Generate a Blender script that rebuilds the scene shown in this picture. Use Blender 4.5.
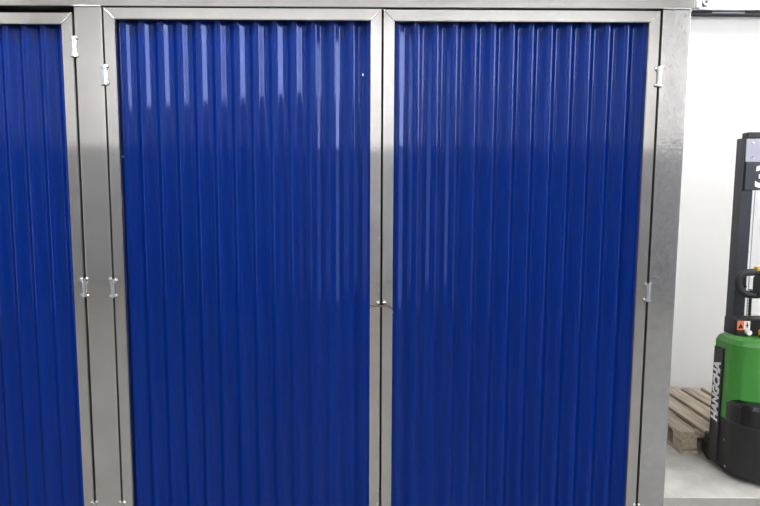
import bpy, bmesh, math, random
from mathutils import Vector, Matrix
random.seed(7)
S = bpy.context.scene
C = S.collection
for o in list(bpy.data.objects): bpy.data.objects.remove(o)

# ------------------------------------------------------------------ camera, world, exposure
cam_d = bpy.data.cameras.new('camera'); cam = bpy.data.objects.new('camera', cam_d); C.objects.link(cam)
cam_d.sensor_width = 36.0; cam_d.lens = 36.0 * 549 / 760
cam_d.clip_start = 0.05
cam.location = (0, -2.1, 1.6)
cam.rotation_euler = (Matrix.Rotation(math.radians(90 - 5.36), 4, 'X') @ Matrix.Rotation(math.radians(0.3), 4, 'Z')).to_euler()
S.camera = cam
SKY = 10.0            # daylight outside the high window
w = bpy.data.worlds.new('world'); S.world = w; w.use_nodes = True
w.node_tree.nodes['Background'].inputs[0].default_value = (0.86, 0.92, 1.0, 1)
w.node_tree.nodes['Background'].inputs[1].default_value = SKY
S.view_settings.view_transform = 'Standard'; S.view_settings.look = 'None'
S.view_settings.gamma = 1.0; S.view_settings.use_curve_mapping = False
S.view_settings.exposure = 0.78
LAMP = 23.0          # strength of the ceiling lamp diffusers
CEIL = 5.4           # ceiling height

# ------------------------------------------------------------------ materials
def nt(name):
    m = bpy.data.materials.new(name); m.use_nodes = True
    t = m.node_tree; b = t.nodes['Principled BSDF']
    return m, t, b
def link(t, a, ao, b, bi): t.links.new(a.outputs[ao], b.inputs[bi])
def simple(name, col, rough=0.5, metal=0.0, var=0.06, scale=8.0, bump=0.0, bscale=40.0, coat=0.0, stretch=(1, 1, 1), spec=0.5, bdist=0.01):
    m, t, b = nt(name)
    tc = t.nodes.new('ShaderNodeTexCoord'); mp = t.nodes.new('ShaderNodeMapping')
    mp.inputs['Scale'].default_value = stretch; link(t, tc, 'Object', mp, 'Vector')
    n = t.nodes.new('ShaderNodeTexNoise'); n.inputs['Scale'].default_value = scale; n.inputs['Detail'].default_value = 5
    link(t, mp, 'Vector', n, 'Vector')
    r = t.nodes.new('ShaderNodeValToRGB')
    r.color_ramp.elements[0].position = 0.3; r.color_ramp.elements[1].position = 0.7
    r.color_ramp.elements[0].color = tuple(c * (1 - var) for c in col) + (1,)
    r.color_ramp.elements[1].color = tuple(min(1, c * (1 + var)) for c in col) + (1,)
    link(t, n, 'Fac', r, 'Fac'); link(t, r, 'Color', b, 'Base Color')
    b.inputs['Roughness'].default_value = rough; b.inputs['Metallic'].default_value = metal
    b.inputs['Specular IOR Level'].default_value = spec
    if coat:
        b.inputs['Coat Weight'].default_value = coat; b.inputs['Coat Roughness'].default_value = 0.05
    if bump:
        n2 = t.nodes.new('ShaderNodeTexNoise'); n2.inputs['Scale'].default_value = bscale; n2.inputs['Detail'].default_value = 4
        link(t, mp, 'Vector', n2, 'Vector')
        bp = t.nodes.new('ShaderNodeBump'); bp.inputs['Strength'].default_value = bump; bp.inputs['Distance'].default_value = bdist
        link(t, n2, 'Fac', bp, 'Height'); link(t, bp, 'Normal', b, 'Normal')
    return m
M = {}
M['steel'] = simple('silver_painted_steel', (0.51, 0.51, 0.51), 0.075, 0.92, 0.05, 6, 0.04, 55, bdist=0.001)
M['steel_worn'] = simple('silver_painted_steel_mottled', (0.51, 0.515, 0.53), 0.10, 0.92, 0.08, 30, 0.2, 60, bdist=0.002)
M['zinc'] = simple('bright_zinc', (0.54, 0.54, 0.535), 0.25, 1.0, 0.05, 60, 0.2, 150, bdist=0.002)
M['blue'] = simple('blue_enamel_sheet', (0.0002, 0.0135, 0.132), 0.055, 0.0, 0.10, 3, 0.006, 6, stretch=(1, 1, 0.15), spec=0.34, bdist=0.01)
M['blue'].node_tree.nodes['Principled BSDF'].inputs['Specular Tint'].default_value = (0.48, 0.58, 1.0, 1)
M['black'] = simple('matt_black_plastic', (0.014, 0.014, 0.016), 0.5, 0, 0.1, 20, 0.05, 200, bdist=0.001)
M['black_gloss'] = simple('glossy_black_plastic', (0.012, 0.012, 0.014), 0.15, 0, 0.05, 10)
M['mast'] = simple('charcoal_painted_steel', (0.022, 0.024, 0.034), 0.38, 0, 0.08, 10)
M['green'] = simple('green_plastic_hood', (0.055, 0.26, 0.045), 0.35, 0, 0.04, 6)
M['white_paint'] = simple('white_print', (0.85, 0.85, 0.85), 0.5, 0, 0.02)
M['yellow'] = simple('yellow_plastic', (0.75, 0.48, 0.03), 0.4, 0, 0.03)
M['orange'] = simple('orange_print', (0.80, 0.16, 0.05), 0.5, 0, 0.03)
M['rubber'] = simple('black_rubber', (0.012, 0.012, 0.012), 0.7, 0, 0.1, 30)
M['plate'] = simple('pale_grey_plate', (0.36, 0.36, 0.42), 0.35, 0.3, 0.04)
M['dark'] = simple('dark_gap_shade', (0.05, 0.05, 0.055), 0.6, 0, 0.1)  # shade of the gap under the beam, put into the colour
M['inside'] = simple('dark_steel_inside', (0.08, 0.08, 0.085), 0.6, 0.3, 0.1)
M['wire'] = simple('bare_wire', (0.16, 0.13, 0.10), 0.45, 0.8, 0.1, 90)
M['wall'] = simple('white_painted_wall', (0.80, 0.785, 0.765), 0.38, 0, 0.012, 1.2, 0.02, 12, spec=0.35)
M['wall_grey'] = simple('grey_painted_dado', (0.32, 0.32, 0.325), 0.5, 0, 0.05, 2)
M['ceiling'] = simple('white_ceiling', (0.78, 0.78, 0.78), 0.7, 0, 0.02, 2)

def glass_mat():
    m, t, b = nt('clear_guard_plastic')
    b.inputs['Base Color'].default_value = (0.96, 0.97, 1, 1); b.inputs['Roughness'].default_value = 0.03
    b.inputs['Transmission Weight'].default_value = 1.0; b.inputs['IOR'].default_value = 1.05
    return m
M['clear'] = glass_mat()
def pane_mat(name, tint):
    m, t, b = nt(name); t.nodes.remove(b)
    a = t.nodes.new('ShaderNodeBsdfTransparent'); a.inputs[0].default_value = tint + (1,)
    g = t.nodes.new('ShaderNodeBsdfGlossy'); g.inputs['Roughness'].default_value = 0.02
    mx = t.nodes.new('ShaderNodeMixShader'); mx.inputs[0].default_value = 0.06
    link(t, a, 0, mx, 1); link(t, g, 0, mx, 2); link(t, mx, 0, t.nodes['Material Output'], 'Surface')
    return m
M['pane'] = pane_mat('window_glass', (1, 1, 1)); M['pane_half'] = pane_mat('lightly_tinted_glass', (0.6, 0.63, 0.66)); M['pane_tinted'] = pane_mat('tinted_door_glass', (0.40, 0.43, 0.46))
def concrete(name, a, bcol, rough):
    m, t, b = nt(name)
    tc = t.nodes.new('ShaderNodeTexCoord')
    n = t.nodes.new('ShaderNodeTexNoise'); n.inputs['Scale'].default_value = 3.0; n.inputs['Detail'].default_value = 9; n.inputs['Roughness'].default_value = 0.65
    link(t, tc, 'Object', n, 'Vector')
    r = t.nodes.new('ShaderNodeValToRGB'); e = r.color_ramp.elements
    e[0].position = 0.33; e[1].position = 0.66; e[0].color = a + (1,); e[1].color = bcol + (1,)
    link(t, n, 'Fac', r, 'Fac'); link(t, r, 'Color', b, 'Base Color')
    n2 = t.nodes.new('ShaderNodeTexNoise'); n2.inputs['Scale'].default_value = 30; n2.inputs['Detail'].default_value = 6
    link(t, tc, 'Object', n2, 'Vector')
    bp = t.nodes.new('ShaderNodeBump'); bp.inputs['Strength'].default_value = 0.15; bp.inputs['Distance'].default_value = 0.005
    link(t, n2, 'Fac', bp, 'Height'); link(t, bp, 'Normal', b, 'Normal')
    b.inputs['Roughness'].default_value = rough
    return m
M['floor'] = concrete('concrete_grey', (0.25, 0.243, 0.222), (0.34, 0.33, 0.305), 0.45)
M['floor_dark'] = concrete('concrete_dimmed', (0.15, 0.143, 0.128), (0.19, 0.182, 0.165), 0.4)  # unseen front floor, darkened so the doors and posts reflect less of it
M['floor_light'] = concrete('concrete_light', (0.42, 0.405, 0.37), (0.66, 0.645, 0.60), 0.5)
def wood():
    m, t, b = nt('weathered_pallet_wood')
    tc = t.nodes.new('ShaderNodeTexCoord'); mp = t.nodes.new('ShaderNodeMapping'); mp.inputs['Scale'].default_value = (14, 1.2, 14)
    link(t, tc, 'Object', mp, 'Vector')
    oi = t.nodes.new('ShaderNodeObjectInfo')
    n = t.nodes.new('ShaderNodeTexNoise'); n.noise_dimensions = '4D'; n.inputs['Scale'].default_value = 3; n.inputs['Detail'].default_value = 8
    mu = t.nodes.new('ShaderNodeMath'); mu.operation = 'MULTIPLY'; mu.inputs[1].default_value = 40
    link(t, oi, 'Random', mu, 0); link(t, mu, 0, n, 'W'); link(t, mp, 'Vector', n, 'Vector')
    r = t.nodes.new('ShaderNodeValToRGB'); e = r.color_ramp.elements
    e[0].position = 0.28; e[1].position = 0.7; e[0].color = (0.23, 0.185, 0.14, 1); e[1].color = (0.60, 0.52, 0.42, 1)
    link(t, n, 'Fac', r, 'Fac'); link(t, r, 'Color', b, 'Base Color')
    b.inputs['Roughness'].default_value = 0.8
    bp = t.nodes.new('ShaderNodeBump'); bp.inputs['Strength'].default_value = 0.3; bp.inputs['Distance'].default_value = 0.004
    link(t, n, 'Fac', bp, 'Height'); link(t, bp, 'Normal', b, 'Normal')
    return m
M['wood'] = wood()
def emit(name, col, s):
    m, t, b = nt(name)
    b.inputs['Base Color'].default_value = (0.9, 0.9, 0.9, 1)
    b.inputs['Emission Color'].default_value = col + (1,); b.inputs['Emission Strength'].default_value = s
    return m
M['lamp_bright'] = emit('ceiling_lamp_diffuser', (1.0, 0.985, 0.965), LAMP * 1.35)
M['lamp'] = emit('lamp_diffuser', (1.0, 0.98, 0.955), LAMP * 2.0)

# ------------------------------------------------------------------ mesh helpers
def obj(name, bm, mat, parent=None, smooth=False, loc=None):
    me = bpy.data.meshes.new(name)
    bmesh.ops.recalc_face_normals(bm, faces=bm.faces)
    bm.to_mesh(me); bm.free()
    if smooth:
        for p in me.polygons: p.use_smooth = True
    o = bpy.data.objects.new(name, me); C.objects.link(o)
    if isinstance(mat, str): mat = M[mat]
    me.materials.append(mat)
    if parent: o.parent = parent
    if loc is not None: o.location = loc
    return o
def tag(o, label=None, cat=None, group=None, kind=None):
    if label: o['label'] = label
    if cat: o['category'] = cat
    if group: o['group'] = group
    if kind: o['kind'] = kind
    return o
def thing(name, label, cat, loc=(0, 0, 0), group=None):
    o = bpy.data.objects.new(name, None); C.objects.link(o); o.location = loc; o.empty_display_size = 0.1
    return tag(o, label, cat, group)
def struct(name, bm, mat, label, cat, parent=None):
    o = obj(name, bm, mat, parent); return tag(o, label, cat, None, 'structure')
def box(x0, x1, y0, y1, z0, z1, bev=0.0, seg=1, bm=None):
    new = bm is None
    if new: bm = bmesh.new()
    r = bmesh.ops.create_cube(bm, size=1)
    for v in r['verts']:
        v.co = Vector(((x0 + x1) / 2 + v.co.x * (x1 - x0), (y0 + y1) / 2 + v.co.y * (y1 - y0), (z0 + z1) / 2 + v.co.z * (z1 - z0)))
    if bev:
        es = list({e for v in r['verts'] for e in v.link_edges})
        bmesh.ops.bevel(bm, geom=es, offset=bev, segments=seg, affect='EDGES', profile=0.5)
    return bm
def cyl(p0, p1, r, n=12, bm=None, r2=None):
    if bm is None: bm = bmesh.new()
    p0 = Vector(p0); p1 = Vector(p1); d = p1 - p0
    q = d.to_track_quat('Z', 'Y').to_matrix().to_4x4()
    bmesh.ops.create_cone(bm, cap_ends=True, segments=n, radius1=r, radius2=r if r2 is None else r2, depth=d.length,
                          matrix=Matrix.Translation((p0 + p1) / 2) @ q)
    return bm
def tube(pts, r, n=10, bm=None):
    if bm is None: bm = bmesh.new()
    pts = [Vector(p) for p in pts]; rings = []
    up = None
    for i, p in enumerate(pts):
        t = (pts[min(i + 1, len(pts) - 1)] - pts[max(i - 1, 0)]).normalized()
        if up is None:
            up = t.orthogonal().normalized()
        up = (up - t * up.dot(t)).normalized(); s = t.cross(up)
        rings.append([bm.verts.new(p + (up * math.cos(2 * math.pi * k / n) + s * math.sin(2 * math.pi * k / n)) * r) for k in range(n)])
    for a, b in zip(rings, rings[1:]):
        for k in range(n): bm.faces.new((a[k], a[(k + 1) % n], b[(k + 1) % n], b[k]))
    bm.faces.new(rings[0][::-1]); bm.faces.new(rings[-1])
    return bm
def spline(P, m=8):
    P = [Vector(p) for p in P]; out = []
    for i in range(len(P) - 1):
        a = P[max(i - 1, 0)]; b = P[i]; c = P[i + 1]; d = P[min(i + 2, len(P) - 1)]
        for k in range(m):
            t = k / m
            out.append(0.5 * ((2 * b) + (c - a) * t + (2 * a - 5 * b + 4 * c - d) * t * t + (3 * b - a - 3 * c + d) * t ** 3))
    out.append(P[-1]); return out
def prism(outline, z0, z1, bm=None, top_in=0.0, chamfer=0.0):
    """extrude an (x,y) outline (counter-clockwise) from z0 to z1; the upper rim may be pulled in by a chamfer"""
    if bm is None: bm = bmesh.new()
    cx = sum(p[0] for p in outline) / len(outline); cy = sum(p[1] for p in outline) / len(outline)
    def ring(z, ins):
        vs = []
        for x, y in outline:
            d = Vector((cx - x, cy - y)); d = d.normalized() * ins if d.length else d
            vs.append(bm.verts.new((x + d.x, y + d.y, z)))
        return vs
    levels = [(z0, 0.0)]
    if chamfer: levels += [(z1 - chamfer, top_in * 0.0), (z1 - chamfer * 0.35, chamfer * 0.35), (z1, chamfer)]
    else: levels += [(z1, top_in)]
    R = [ring(*l) for l in levels]
    for a, b in zip(R, R[1:]):
        for k in range(len(a)): bm.faces.new((a[k], a[(k + 1) % len(a)], b[(k + 1) % len(a)], b[k]))
    bm.faces.new(R[0][::-1]); bm.faces.new(R[-1])
    return bm
def text_mesh(name, body, size, mat, parent, matrix, bold=0.0, shear=0.0, align='LEFT', stretch=1.0):
    cu = bpy.data.curves.new(name, 'FONT'); cu.body = body; cu.size = size; cu.offset = bold; cu.shear = shear
    cu.extrude = 0.0008; cu.align_x = align; cu.resolution_u = 3
    t = bpy.data.objects.new(name + '_curve', cu); C.objects.link(t)
    dg = bpy.context.evaluated_depsgraph_get()
    me = bpy.data.meshes.new_from_object(t.evaluated_get(dg))
    bpy.data.objects.remove(t); bpy.data.curves.remove(cu)
    me.transform(Matrix.Diagonal((stretch, 1, 1, 1))); me.transform(matrix)
    me.materials.clear(); me.materials.append(M[mat])
    o = bpy.data.objects.new(name, me); C.objects.link(o); o.parent = parent
    return o

# ------------------------------------------------------------------ the room
XL, XR, YF, YB = -6.5, 5.5, -8.5, 2.17
JOINT = 0.762                         # edge of the paler slab
struct('floor', box(XL, XR, YF, 0.30, -0.15, -0.004), 'floor_dark', 'unseen floor in front of the cabinet, coloured dark to dim its reflection', 'floor')
struct('floor.002', box(XL, XR, 0.30, JOINT, -0.15, -0.004), 'floor', 'grey concrete strip in front of the pale slab edge', 'floor')
struct('floor.001', box(XL, XR, JOINT, YB, -0.15, 0.0, 0.003), 'floor_light', 'pale mottled concrete slab under the pallet and stacker', 'floor')
struct('ceiling', box(XL, XR, YF, YB, CEIL, CEIL + 0.15), 'ceiling', 'white ceiling above the steel cabinet', 'ceiling')
struct('wall_back', box(XL, XR, YB, YB + 0.15, -0.15, CEIL), 'wall', 'white painted wall behind the stacker and pallet', 'wall')
VY0, VY1, VZ0, VZ1 = -3.3, -1.95, 0.15, 4.2          # tall window in the left wall
bm = bmesh.new()
for y0, y1, z0, z1 in ((YF, VY0, -0.15, CEIL), (VY0, VY1, -0.15, VZ0), (VY0, VY1, VZ1, CEIL), (VY1, YB, -0.15, CEIL)):
    box(XL - 0.15, XL, y0, y1, z0, z1, bm=bm)
struct('wall_left', bm, 'wall', 'white painted wall with a tall window, far left', 'wall')
bm = bmesh.new()
for z in (VZ0, VZ1 - 0.06): box(XL - 0.09, XL - 0.03, VY0, VY1, z, z + 0.06, bm=bm)
for k in range(3):
    y = VY0 + (VY1 - VY0 - 0.06) * k / 2
    box(XL - 0.09, XL - 0.03, y, y + 0.06, VZ0 + 0.06, VZ1 - 0.06, bm=bm)
win = struct('window_2', bm, 'white_paint', 'white framed tall window in the left wall', 'window')
for k in range(2):
    y = VY0 + (VY1 - VY0 - 0.06) * k / 2
    obj('window_pane', box(XL - 0.061, XL - 0.055, y + 0.06, y + (VY1 - VY0 - 0.06) / 2, VZ0 + 0.06, VZ1 - 0.06), 'pane_tinted', win)
WY0, WY1, WZ0, WZ1 = -5.8, -2.7, 3.2, 4.8       # strip window high in the right wall
GY0, GY1, GD, GZ1 = -2.6, -1.3, 2.3, 4.0             # glazed doorway with a tall transom light in the same wall
bm = bmesh.new()
for y0, y1, z0, z1 in ((YF, WY0, -0.15, CEIL), (WY0, WY1, -0.15, WZ0), (WY0, WY1, WZ1, CEIL), (WY1, GY0, -0.15, CEIL), (GY0, GY1, GZ1, CEIL), (GY0, GY1, -0.15, 0.0), (GY1, YB, -0.15, CEIL)):
    box(XR, XR + 0.15, y0, y1, z0, z1, bm=bm)
struct('wall_right', bm, 'wall', 'white painted wall with a high strip window, far right', 'wall')
bm = box(XR + 0.03, XR + 0.09, WY0, WY1, WZ0, WZ0 + 0.05); box(XR + 0.03, XR + 0.09, WY0, WY1, WZ1 - 0.05, WZ1, bm=bm)
for k in range(6):
    y = WY0 + (WY1 - WY0 - 0.05) * k / 5
    box(XR + 0.03, XR + 0.09, y, y + 0.05, WZ0 + 0.05, WZ1 - 0.05, bm=bm)
win = struct('window_1', bm, 'white_paint', 'white framed strip window high in the right wall', 'window')
for k in range(5):
    y = WY0 + (WY1 - WY0 - 0.05) * k / 5
    obj('window_pane', box(XR + 0.055, XR + 0.061, y + 0.05, y + (WY1 - WY0 - 0.05) / 5, WZ0 + 0.05, WZ1 - 0.05), 'pane', win)
wf = struct('wall_front', box(XL, XR, YF - 0.15, YF, -0.15, CEIL), 'wall', 'white painted wall opposite the cabinet doors', 'wall')
DADO = 2.62
o = obj('wall_panel', box(XL, XR, YF, YF + 0.02, 0, DADO), 'wall_grey', wf)
tag(o, 'grey lower panelling')
for x0, par in ((XL, 'wall_left'), (XR - 0.02, 'wall_right')):
    o = obj('wall_panel', box(x0, x0 + 0.02, YF + 0.02, -3.2, 0, DADO), 'wall_grey', bpy.data.objects[par]); tag(o, 'grey lower panelling')

bm = bmesh.new()
for y in (GY0, (GY0 + GY1) / 2 - 0.04, GY1 - 0.08): box(XR + 0.03, XR + 0.09, y, y + 0.08, 0.0, GZ1, bm=bm)
for z in (0.0, GD, GZ1 - 0.08): box(XR + 0.03, XR + 0.09, GY0 + 0.08, GY1 - 0.08, z, z + 0.08, bm=bm)
gd = struct('door_1', bm, 'white_paint', 'white framed glazed double door in the right wall', 'door')
gw = (GY1 - GY0) / 2
for k in (0, 1):
    obj('door_pane', box(XR + 0.055, XR + 0.061, GY0 + 0.06 + k * (gw - 0.02), GY0 + gw - 0.04 + k * (gw - 0.02), 0.08, GD), 'pane_tinted', gd)
    obj('transom_pane', box(XR + 0.055, XR + 0.061, GY0 + 0.06 + k * (gw - 0.02), GY0 + gw - 0.04 + k * (gw - 0.02), GD + 0.08, GZ1 - 0.08), 'pane', gd)
    obj('door_handle', box(XR - 0.01, XR + 0.03, (GY0 + GY1) / 2 + (k * 2 - 1) * 0.02 - 0.008, (GY0 + GY1) / 2 + (k * 2 - 1) * 0.02 + 0.008, 0.95, 1.15, 0.003), 'zinc', gd)
LAMP_Z = 3.9
def lamp(x, y, label, lx=1.3):
    t = thing('pendant_lamp', label, 'lamp', (x, y, LAMP_Z), 'linear pendant lamps')
    obj('housing', box(-lx / 2, lx / 2, -0.09, 0.09, -0.06, 0, 0.008), 'white_paint', t)
    obj('diffuser', box(-lx / 2 + 0.02, lx / 2 - 0.02, -0.075, 0.075, -0.075, -0.0605, 0.004), 'lamp', t)
    for s in (-1, 1):
        obj('end_cap', box(s * lx / 2 - 0.012, s * lx / 2 + 0.012, -0.092, 0.092, -0.068, 0, 0.004), 'plate', t)
        obj('suspension_rod', cyl((s * lx * 0.35, 0, 0), (s * lx * 0.35, 0, CEIL - LAMP_Z), 0.005, 8), 'zinc', t)
for x, nm in ((-3.1, 'left'), (-1.7, 'centre'), (-0.3, 'right')):
    lamp(x, -0.95, 'white linear pendant lamp in the row before the cabinet, %s' % nm)
def ceiling_lamp(x, y, label, lx=1.5):
    t = thing('ceiling_lamp', label, 'lamp', (x, y, CEIL), 'linear ceiling lamps')
    obj('housing', box(-lx / 2, lx / 2, -0.22, 0.22, -0.06, 0, 0.008), 'white_paint', t)
    obj('diffuser', box(-lx / 2 + 0.02, lx / 2 - 0.02, -0.20, 0.20, -0.075, -0.0605, 0.004), 'lamp_bright', t)
for x, nm in ((-4.2, 'far left'), (-2.1, 'left'), (0.0, 'centre'), (2.1, 'right'), (4.0, 'far right')):
    ceiling_lamp(x, -6.7, 'white linear lamp on the ceiling towards the opposite wall, %s' % nm)
for x, nm in ((4.3, 'right of the stacker'),):  # unseen lamp, added to brighten the back wall, slab and stacker
    ceiling_lamp(x, 0.3, 'unseen linear lamp added on the ceiling to brighten the back wall, %s' % nm)

# ------------------------------------------------------------------ steel cabinet frame
FR = 0.04                                  # door frame tube width
D0 = 0.12                                  # depth of posts
cab = thing('steel_cabinet', 'long silver steel cabinet with blue corrugated doors', 'cabinet', (0, 0.06, 0))
def part(name, bm, mat, parent, **k):
    """a mesh built in world coordinates, moved under a thing at its own base"""
    o = obj(name, bm, mat, parent, **k)
    o.data.transform(Matrix.Translation(-parent.location)); return o
BEAM0 = 2.312
PX = [(-3.305, -3.203), (-1.135, -1.033), (1.040, 1.144)]
for i, (a, b) in enumerate(PX):
    p = part('post', box(a, b, 0.0, D0, 0.0, BEAM0 - 0.001, 0.003, 2), 'steel_worn' if i == 2 else 'steel', cab)
    # weld bead along the joint with the header
    bm = bmesh.new()
    n = 16
    pts = [(a + 0.002 + (b - a - 0.004) * k / n, -0.0005 + random.uniform(-0.0006, 0.0006), BEAM0 + random.uniform(-0.0016, 0.0012)) for k in range(n + 1)]
    tube(pts, 0.0042, 6, bm); 
    wb = obj('weld_bead', bm, 'zinc', p, smooth=True); wb.data.transform(Matrix.Translation(-cab.location))
part('header_beam', box(-3.305, 1.156, 0.0, D0, BEAM0, BEAM0 + 0.12, 0.003, 2), 'steel', cab)
part('sill_beam', box(-3.203, -1.135, 0.002, D0, 0.02, 0.14, 0.003), 'steel', cab)
part('sill_beam', box(-1.033, 1.040, 0.002, D0, 0.02, 0.14, 0.003), 'steel', cab)
part('side_panel', box(1.10, 1.115, D0, 0.72, 0.01, BEAM0 + 0.1), 'inside', cab)
part('side_panel', box(-3.29, -3.275, D0, 0.72, 0.01, BEAM0 + 0.1), 'inside', cab)
part('divider_panel', box(-1.09, -1.075, D0, 0.70, 0.01, BEAM0 - 0.01), 'inside', cab)
part('back_panel', box(-3.275, 1.10, 0.70, 0.715, 0.01, BEAM0 + 0.1), 'inside', cab)
part('roof_panel', box(-3.275, 1.10, D0, 0.70, BEAM0 + 0.08, BEAM0 + 0.095), 'inside', cab)
part('floor_panel', box(-3.275, 1.10, D0, 0.70, 0.05, 0.065), 'inside', cab)

# ------------------------------------------------------------------ corrugated doors
PITCH = 0.0715; WH = 0.0158
RIDGE, FLANK = 0.22, 0.30                   # shares of one pitch: flat ridge, each sloping flank (the rest is the valley)
def wave(u):
    """depth behind the ridge front at phase u (0 = ridge centre), rounded trapezoid"""
    u = abs((u + 0.5) % 1.0 - 0.5)          # 0..0.5
    def raw(v):
        v = abs((v + 0.5) % 1.0 - 0.5)
        a = RIDGE / 2; b = a + FLANK
        return 0.0 if v < a else (1.0 if v > b else (v - a) / FLANK)
    k = 0.058                                # corner radius as a share of the pitch
    return sum(raw(u + k * q / 7.0) for q in range(-7, 8)) / 15.0
def sheet(x0, x1, z0, z1, phase, yf):
    bm = bmesh.new(); th = 0.0012
    n = int((x1 - x0) / PITCH * 40); rows = 5
    F, B = [], []
    for r in range(rows + 1):
        z = z0 + (z1 - z0) * r / rows
        fr, br = [], []
        for k in range(n + 1):
            x = x0 + (x1 - x0) * k / n
            sway = 0.0006 * math.sin(z * 2.3 + x * 5.0) 
            y = yf + WH * wave((x + sway * 0.4 - phase) / PITCH)
            fr.append(bm.verts.new((x, y, z))); br.append(bm.verts.new((x, y + th, z)))
        F.append(fr); B.append(br)
    for r in range(rows):
        for k in range(n):
            bm.faces.new((F[r][k], F[r][k + 1], F[r + 1][k + 1], F[r + 1][k]))
            bm.faces.new((B[r][k], B[r + 1][k], B[r + 1][k + 1], B[r][k + 1]))
    dup = lambda row: [bm.verts.new(v.co) for v in row]        # rims get their own vertices so the sheet shades straight
    for a, b in ((dup(F[0]), dup(B[0])), (dup(F[-1]), dup(B[-1])), (dup([r[0] for r in F]), dup([r[0] for r in B])), (dup([r[-1] for r in F]), dup([r[-1] for r in B]))):
        for k in range(len(a) - 1): bm.faces.new((a[k], a[k + 1], b[k + 1], b[k]))
    return bm
def frame_ring(x0, x1, z0, z1, w):
    """welded mitred frame of square tube, front at y 0, back at y 0.02; the corner welds show as grooves"""
    y0, y1 = 0.0, 0.02
    bm = bmesh.new()
    O = [(x0, z0), (x1, z0), (x1, z1), (x0, z1)]; I = [(x0 + w, z0 + w), (x1 - w, z0 + w), (x1 - w, z1 - w), (x0 + w, z1 - w)]
    V = {}
    for nm, P in (('o', O), ('i', I)):
        for k, (x, z) in enumerate(P):
            V[nm, k, 0] = bm.verts.new((x, y0, z)); V[nm, k, 1] = bm.verts.new((x, y1, z))
    for k in range(4):
        l = (k + 1) % 4
        bm.faces.new((V['o', k, 0], V['o', l, 0], V['i', l, 0], V['i', k, 0]))
        bm.faces.new((V['o', k, 1], V['i', k, 1], V['i', l, 1], V['o', l, 1]))
        bm.faces.new((V['o', k, 0], V['o', k, 1], V['o', l, 1], V['o', l, 0]))
        bm.faces.new((V['i', k, 0], V['i', l, 0], V['i', l, 1], V['i', k, 1]))
    es = [e for e in bm.edges if all(abs(v.co.y) < 1e-6 for v in e.verts) and (abs(e.verts[0].co.x - e.verts[1].co.x) < 1e-6 or abs(e.verts[0].co.z - e.verts[1].co.z) < 1e-6)]
    bmesh.ops.bevel(bm, geom=es, offset=0.0022, segments=2, affect='EDGES')
    return bm
def corner_weld(bm, c, d, w):
    """raised, ground-down weld seam along a mitre"""
    n = 9; pts = [(c[0] + d[0] * w * k / n + random.uniform(-.0008, .0008), 0.0006 + random.uniform(-.0004, .0003), c[1] + d[1] * w * k / n + random.uniform(-.0008, .0008)) for k in range(n + 1)]
    return tube(pts, 0.0022, 6, bm)
def hinge(parent, xg, z, flip=1, h=0.072):
    """weld-on barrel hinge across the gap at xg: pin barrel, two thicker knuckles, leaf and weld blobs, one welded piece"""
    bm = cyl((xg, -0.004, z - h * 0.30), (xg, -0.004, z + h * 0.30), 0.0066, 12)
    for s in (-1, 1):
        cyl((xg, -0.004, z + s * h * 0.29), (xg, -0.004, z + s * h * 0.5), 0.0094, 12, bm)
        blob(bm, (xg + flip * 0.008, -0.002, z + s * h * 0.42), 0.0080); blob(bm, (xg - flip * 0.009, -0.002, z + s * h * 0.46), 0.0070)
    box(xg - 0.010 if flip > 0 else xg - 0.005, xg + 0.005 if flip > 0 else xg + 0.010, -0.006, 0.002, z - h * 0.28, z + h * 0.28, 0.001, bm=bm)
    return obj('hinge', bm, 'zinc', parent)
def blob(bm, c, r):
    vs = bmesh.ops.create_icosphere(bm, subdivisions=2, radius=r)['verts']
    for v in vs:
        k = 1 + random.uniform(-0.15, 0.15); v.co = Vector((v.co.x * k, v.co.y * 0.6, v.co.z * k)) + Vector(c)
    return bm
def bmesh_blob(c, r):
    bm = bmesh.new(); bmesh.ops.create_icosphere(bm, subdivisions=2, radius=r)
    for v in bm.verts:
        k = 1 + random.uniform(-0.18, 0.18); v.co = Vector((v.co.x * k, v.co.y * 0.6, v.co.z * k)) + Vector(c)
    return bm
def door(label, x0, x1, z0, z1, phase, hinge_x, hinge_zs, flip, rivet_x=None, chips=()):
    d = obj('door', frame_ring(x0, x1, z0, z1, FR), 'steel', cab); d['label'] = label
    base = Vector(((x0 + x1) / 2, 0, z0)); d.location = base - cab.location; off = Matrix.Translation(-base)
    kids = [d]
    for c, e in (((x0, z0), (1, 1)), ((x1, z0), (-1, 1)), ((x1, z1), (-1, -1)), ((x0, z1), (1, -1))):
        kids.append(obj('weld_seam', corner_weld(None, c, e, FR), 'zinc', d, smooth=True))
    sh = obj('corrugated_sheet', sheet(x0 + 0.012, x1 - 0.012, z0 + 0.012, z1 - 0.012, phase, 0.0205), 'blue', d, smooth=True)
    tag(sh, 'glossy blue trapezoidal corrugated sheet'); kids.append(sh)
    for z in hinge_zs: kids.append(hinge(d, hinge_x, z, flip))
    if rivet_x is not None: kids.append(obj('rivet', bmesh_blob((rivet_x, -0.003, 1.209), 0.0085), 'zinc', d, smooth=True))
    for x, z, a in chips:
        y = 0.0205 + WH * wave((x - phase) / PITCH)
        kids.append(obj('paint_chip', box(x - a, x + a, y - 0.0012, y + 0.0004, z - a * 2.4, z + a * 2.4, 0.0004), 'white_paint', d))
    for k in kids: k.data.transform(off)
    return d
ZB = 0.152
door('blue corrugated door hinged on the left post, left leaf of the central pair', -1.027, 0.0015, ZB, 2.3075, -0.970, -1.029, (2.064, 1.262, 0.36), 1, -0.007, ((-0.068, 2.078, 0.0018), (-0.986, 1.766, 0.0013)))
door('blue corrugated door hinged on the right post, beside the white wall', 0.0095, 1.032, ZB, 2.3055, 0.060, 1.035, (2.068, 1.256, 0.36), -1, 0.018)
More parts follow.
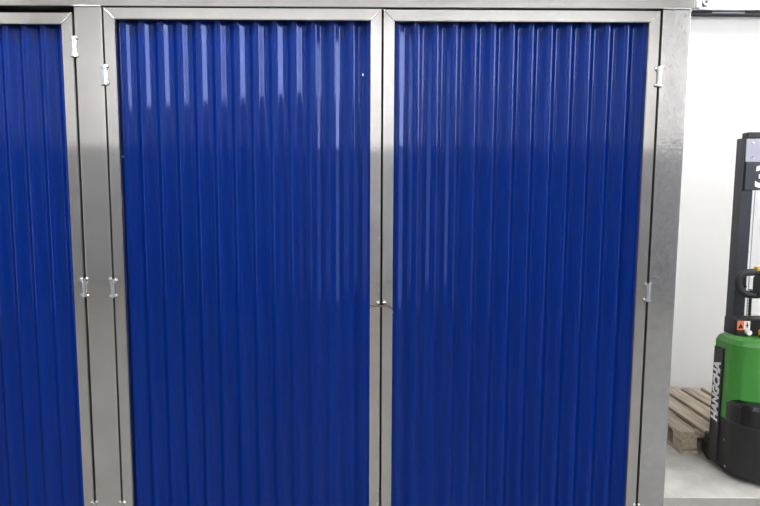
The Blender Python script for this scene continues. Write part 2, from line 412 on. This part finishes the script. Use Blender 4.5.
door('blue corrugated door cut off by the left edge, hinged left of the post', -2.163, -1.144, ZB, 2.288, -1.408, -1.140, (2.165, 1.264, 0.36), -1)
door('outermost blue corrugated door, beyond the left edge of view', -3.197, -2.171, ZB, 2.300, -2.20, -3.200, (2.165, 1.264, 0.36), 1)

# wire that ties the two central doors together
wt = thing('wire_tie', 'thin bare wire tying the two central door frames together', 'wire', (0.0055, -0.004, 1.199))
pts = spline([(-0.044, -0.010, -0.004), (-0.022, -0.008, -0.001), (0.0, -0.007, 0.0), (0.022, -0.008, -0.003), (0.038, -0.012, -0.010), (0.046, -0.016, -0.024)], 6)
obj('wire_strand', tube(pts, 0.0025, 8), 'wire', wt, smooth=True)
obj('wire_strand', tube(spline([(-0.010, 0.012, 0.009), (-0.013, -0.006, 0.004), (0.0, -0.0085, -0.001), (0.013, -0.006, 0.004), (0.010, 0.012, 0.009)], 6), 0.0017, 8), 'wire', wt, smooth=True)
# ------------------------------------------------------------------ galvanized beam along the top of the white wall
gb = thing('galvanized_beam', 'bright galvanized beam along the top of the white wall', 'beam', (3.6, 2.1, 3.0))
part('beam_body', box(1.9, 5.45, 2.06, 2.16, 3.007, 3.18, 0.004, 2), 'zinc', gb)
part('shadow_gap_strip', box(1.9, 5.45, 2.10, 2.165, 2.993, 3.0065), 'dark', gb)  # dark strip standing in for the shadow gap under the beam
part('pale_gap_piece', box(2.44, 2.68, 2.095, 2.0995, 2.995, 3.004), 'plate', gb)  # pale plate across part of the gap
c = part('pipe_clamp', cyl((2.37, 2.04, 3.065), (2.37, 2.06, 3.065), 0.036, 20), 'zinc', gb)
b2 = part('bolt_head', cyl((2.37, 2.028, 3.065), (2.37, 2.04, 3.065), 0.016, 6), 'steel', gb)
part('end_bracket', box(2.285, 2.325, 2.03, 2.06, 3.012, 3.17, 0.003), 'zinc', gb)

# ------------------------------------------------------------------ pallet
PXL, PY0, PY1 = 1.925, 1.285, 2.14
pal = thing('wooden_pallet', 'weathered wooden pallet against the white wall behind the stacker', 'pallet', (2.53, 1.71, 0))
PT = 0.145
nx = 8; pitch = 0.155
for i in range(nx):
    a = PXL + i * pitch; wd = 0.122 + random.uniform(-0.004, 0.006)
    bm = box(a, a + wd, PY0 + random.uniform(-0.006, 0.012), PY1 + random.uniform(-0.01, 0.0), PT - 0.021, PT + random.uniform(-0.001, 0.001), 0.002)
    part('deck_board', bm, 'wood', pal)
for y in (PY0 + 0.01, 1.665, PY1 - 0.105):
    part('stringer_board', box(PXL + 0.005, PXL + nx * pitch - 0.04, y, y + 0.095, PT - 0.042, PT - 0.0215, 0.002), 'wood', pal)
    for a in (PXL + 0.008, PXL + 0.438, PXL + 1.095):
        part('block', box(a, a + 0.11, y + 0.004, y + 0.091, 0.021, PT - 0.0425, 0.003), 'wood', pal)
for a in (PXL + 0.003, PXL + 0.433, PXL + 1.09):
    part('bottom_board', box(a, a + 0.12, PY0 + 0.004, PY1 - 0.004, 0.0, 0.0205, 0.002), 'wood', pal)

# ------------------------------------------------------------------ electric pallet stacker
st = thing('pallet_stacker', 'green and black electric pallet stacker parked at the pallet', 'stacker', (2.42, 1.1, 0))
CX = 2.42
def plan(xl, yf, yr, r, cx=CX, n=8, sq=1.0):
    """rounded-front outline, symmetric about cx, counter-clockwise from the rear right"""
    out = [(2 * cx - xl, yr)]
    out.append((xl, yr))
    for k in range(n + 1):
        t = math.pi / 2 * k / n
        out.append((xl + r * (1 - math.cos(t)), yf + r * sq * (1 - math.sin(t))))
    for k in range(n + 1):
        t = math.pi / 2 * (1 - k / n)
        out.append((2 * cx - xl - r * (1 - math.cos(t)), yf + r * sq * (1 - math.sin(t))))
    return out
sk = part('chassis_skirt', prism(plan(2.042, 0.82, 1.165, 0.26, sq=0.75, n=18), 0.03, 0.34, chamfer=0.012), 'black', st)
for sx in (-1, 1):
    part('side_panel', box(CX + sx * 0.375 - 0.012, CX + sx * 0.375 + 0.012, 1.082, 1.168, 0.05, 0.742, 0.004, 2), 'black', st)
# hood: swept plan outline, chamfered top
part('hood', prism(plan(2.043, 0.93, 1.172, 0.20, sq=0.7, n=18), 0.335, 0.828, chamfer=0.045), 'green', st, smooth=False)
part('hood_ridge', prism([(CX + 0.20, 0.955), (CX - 0.20, 0.955), (CX - 0.17, 0.91), (CX + 0.17, 0.91)][::-1], 0.47, 0.775, chamfer=0.02), 'green', st)
bp = part('bumper_panel', prism(plan(2.047, 0.84, 1.05, 0.23, sq=0.75, n=18), 0.341, 0.468, chamfer=0.035), 'black_gloss', st)
for y, z in ((1.02, 0.215), (1.0, 0.06)):
    part('screw', cyl((2.034, y, z), (2.054, y, z), 0.007, 8), 'zinc', st)
# console on top of the hood
co = part('console', box(2.088, 2.72, 1.06, 1.18, 0.824, 0.925, 0.008, 2), 'black', st)
lb = part('warning_label', box(2.092, 2.168, 1.0585, 1.0597, 0.862, 0.916), 'orange', st)
sub = obj('label_panel', box(2.131, 2.167, 1.0575, 1.0584, 0.864, 0.914), 'white_paint', lb); sub.data.transform(Matrix.Translation(-st.location))
bm = bmesh.new()
tv = [bm.verts.new(p) for p in ((2.097, 1.0578, 0.872), (2.127, 1.0578, 0.872), (2.112, 1.0578, 0.904))]; f = bm.faces.new(tv)
r = bmesh.ops.extrude_face_region(bm, geom=[f]); bmesh.ops.translate(bm, verts=[v for v in r['geom'] if isinstance(v, bmesh.types.BMVert)], vec=(0, 0.0006, 0))
sub = obj('warning_triangle', bm, 'black', lb); sub.data.transform(Matrix.Translation(-st.location))
sub = obj('picture_mark', box(2.141, 2.157, 1.0570, 1.0574, 0.886, 0.892, bm=box(2.146, 2.152, 1.0570, 1.0574, 0.874, 0.906)), 'black', lb); sub.data.transform(Matrix.Translation(-st.location))
part('plug', cyl((2.152, 1.035, 0.850), (2.152, 1.06, 0.850), 0.015, 12), 'white_paint', st)
part('key_switch', box(2.215, 2.255, 1.04, 1.06, 0.832, 0.866, 0.004), 'yellow', st)
# mast
ML, MR, MY0, MY1, MT = 2.147, 2.215, 1.188, 1.258, 1.985
for k, s in enumerate((0, 1)):
    a, b = (ML, MR) if s == 0 else (2 * CX - MR, 2 * CX - ML)
    out, inn = (a, b) if s == 0 else (b, a)
    sg = 1 if s == 0 else -1
    # channel section, open to the inside
    q = [(out, MY0), (inn, MY0), (inn, MY0 + 0.012), (out + sg * 0.014, MY0 + 0.012), (out + sg * 0.014, MY1 - 0.012), (inn, MY1 - 0.012), (inn, MY1), (out, MY1)]
    ch = part('mast_channel', prism(q if s == 1 else q[::-1], 0.06, MT), 'mast', st)
    # inner mast rail, set back
    a2 = inn - sg * 0.036; b2_ = inn + sg * 0.004
    part('inner_rail', box(min(a2, b2_), max(a2, b2_), MY0 + 0.016, MY1 - 0.016, 0.10, 1.93, 0.002), 'mast', st)
    xm = (out + inn) / 2
    pl = part('mast_bracket', box(min(out + sg * 0.010, inn + sg * 0.03), max(out + sg * 0.010, inn + sg * 0.03), MY0 - 0.006, MY0, 1.846, 1.978, 0.001), 'plate', st)
    for z in (1.872, 1.955):
        sb = obj('bolt', cyl((xm + sg * 0.012, MY0 - 0.012, z), (xm + sg * 0.012, MY0 - 0.006, z), 0.008, 10), 'zinc', pl)
        sb.data.transform(Matrix.Translation(-st.location))
    for z in (1.545, 1.31, 1.10):
        part('screw', cyl((inn - sg * 0.006, MY0 - 0.008, z), (inn - sg * 0.006, MY0, z), 0.0055, 8), 'zinc', st)
part('mast_cap', box(ML + 0.02, 2 * CX - ML - 0.02, MY0 + 0.002, MY1 - 0.01, MT + 0.0005, MT + 0.034, 0.006, 2), 'black', st)
cb = part('cross_bar', box(ML + 0.012, 2 * CX - ML - 0.012, MY0 - 0.010, MY0 - 0.0005, 1.678, 1.845, 0.002), 'mast', st)
tt = text_mesh('capacity_marking', '3', 0.17, 'white_paint', cb, Matrix.Translation(Vector((2.214, MY0 - 0.0108, 1.70)) - st.location) @ Matrix.Rotation(math.pi / 2, 4, 'X'), bold=0.006)
part('mast_guard', box(MR - 0.004, 2 * CX - MR + 0.004, MY0 - 0.0045, MY0 - 0.0008, 0.93, 1.677), 'clear', st)
part('cross_bar', box(ML + 0.014, 2 * CX - ML - 0.014, MY1 - 0.03, MY1 - 0.012, 0.20, 0.34, 0.002), 'mast', st)
part('lift_cylinder', cyl((CX, MY1 - 0.03, 0.3), (CX, MY1 - 0.03, 1.66), 0.024, 16), 'zinc', st, smooth=False)
for sx in (-1, 1):
    part('hose', cyl((CX + sx * 0.166, MY1 - 0.035, 0.85), (CX + sx * 0.166, MY1 - 0.035, 1.68), 0.0025, 6), 'plate', st)
    chn = bmesh.new()
    for k in range(26):
        z = 0.86 + k * 0.0085
        box(CX + sx * 0.160 - 0.007, CX + sx * 0.160 + 0.007, MY0 + 0.014 + (k % 2) * 0.003, MY0 + 0.024 + (k % 2) * 0.003, z, z + 0.0068, bm=chn)
    part('lift_chain', chn, 'rubber', st)
# tiller arm with a loop handle, set off to the left of the truck
TX = 2.236
part('tiller_arm', tube(spline([(TX + 0.02, 0.985, 0.80), (TX + 0.012, 1.0, 0.92), (TX, 1.04, 1.08)], 8), 0.024, 12), 'black', st, smooth=True)
part('tiller_base', box(TX - 0.04, TX + 0.08, 0.935, 1.03, 0.78, 0.845, 0.01, 2), 'black', st)
th = part('tiller_head', prism([(TX - 0.055, 1.02), (TX + 0.055, 1.02), (TX + 0.045, 1.095), (TX - 0.045, 1.095)], 1.06, 1.185, chamfer=0.02), 'black', st)
for sx in (-1, 1):
    P = [(TX + sx * 0.03, 1.05, 1.205), (TX + sx * 0.09, 1.05, 1.204), (TX + sx * 0.135, 1.05, 1.196), (TX + sx * 0.160, 1.05, 1.165), (TX + sx * 0.156, 1.05, 1.115),
         (TX + sx * 0.125, 1.05, 1.082), (TX + sx * 0.08, 1.05, 1.072), (TX + sx * 0.03, 1.05, 1.072)]
    part('handle_loop', tube(spline(P, 5), 0.0205, 12), 'black', st, smooth=True)
    part('thumb_switch', box(TX + sx * 0.038 - 0.028, TX + sx * 0.038 + 0.028, 1.032, 1.068, 1.212, 1.238, 0.006, 2), 'yellow', st)
# support legs with wheels and the forks inside the pallet
for sx in (-1, 1):
    x = CX + sx * 0.20
    part('fork', box(x - 0.07, x + 0.07, MY1 + 0.001, 2.06, 0.050, 0.090, 0.006), 'mast', st)
    fr = part('load_wheel', cyl((x - 0.03, 1.96, 0.036), (x + 0.03, 1.96, 0.036), 0.036, 16), 'rubber', st)
    part('caster_wheel', cyl((CX + sx * 0.335 - 0.02, 1.215, 0.07), (CX + sx * 0.335 + 0.02, 1.215, 0.07), 0.07, 20), 'rubber', st)
    part('wheel_guard', box(CX + sx * 0.335 - 0.03, CX + sx * 0.335 + 0.03, 1.165, 1.255, 0.10, 0.17, 0.012, 2), 'black', st)
part('fork_carriage', box(CX - 0.26, CX + 0.26, MY1 + 0.001, MY1 + 0.017, 0.092, 0.30, 0.004), 'mast', st)
part('drive_wheel', cyl((CX - 0.04, 0.99, 0.09), (CX + 0.04, 0.99, 0.09), 0.09, 20), 'rubber', st)
# lettering on the left side panel, reading upwards
R = Matrix(((0, 0, -1, 0), (0, 1, 0, 0), (1, 0, 0, 0), (0, 0, 0, 1)))
tx = text_mesh('brand_lettering', 'HANGCHA', 0.080, 'white_paint', st,
               Matrix.Translation(Vector((CX - 0.3878, 1.099, 0.290)) - st.location) @ R, bold=0.0042, shear=0.12, stretch=0.90)
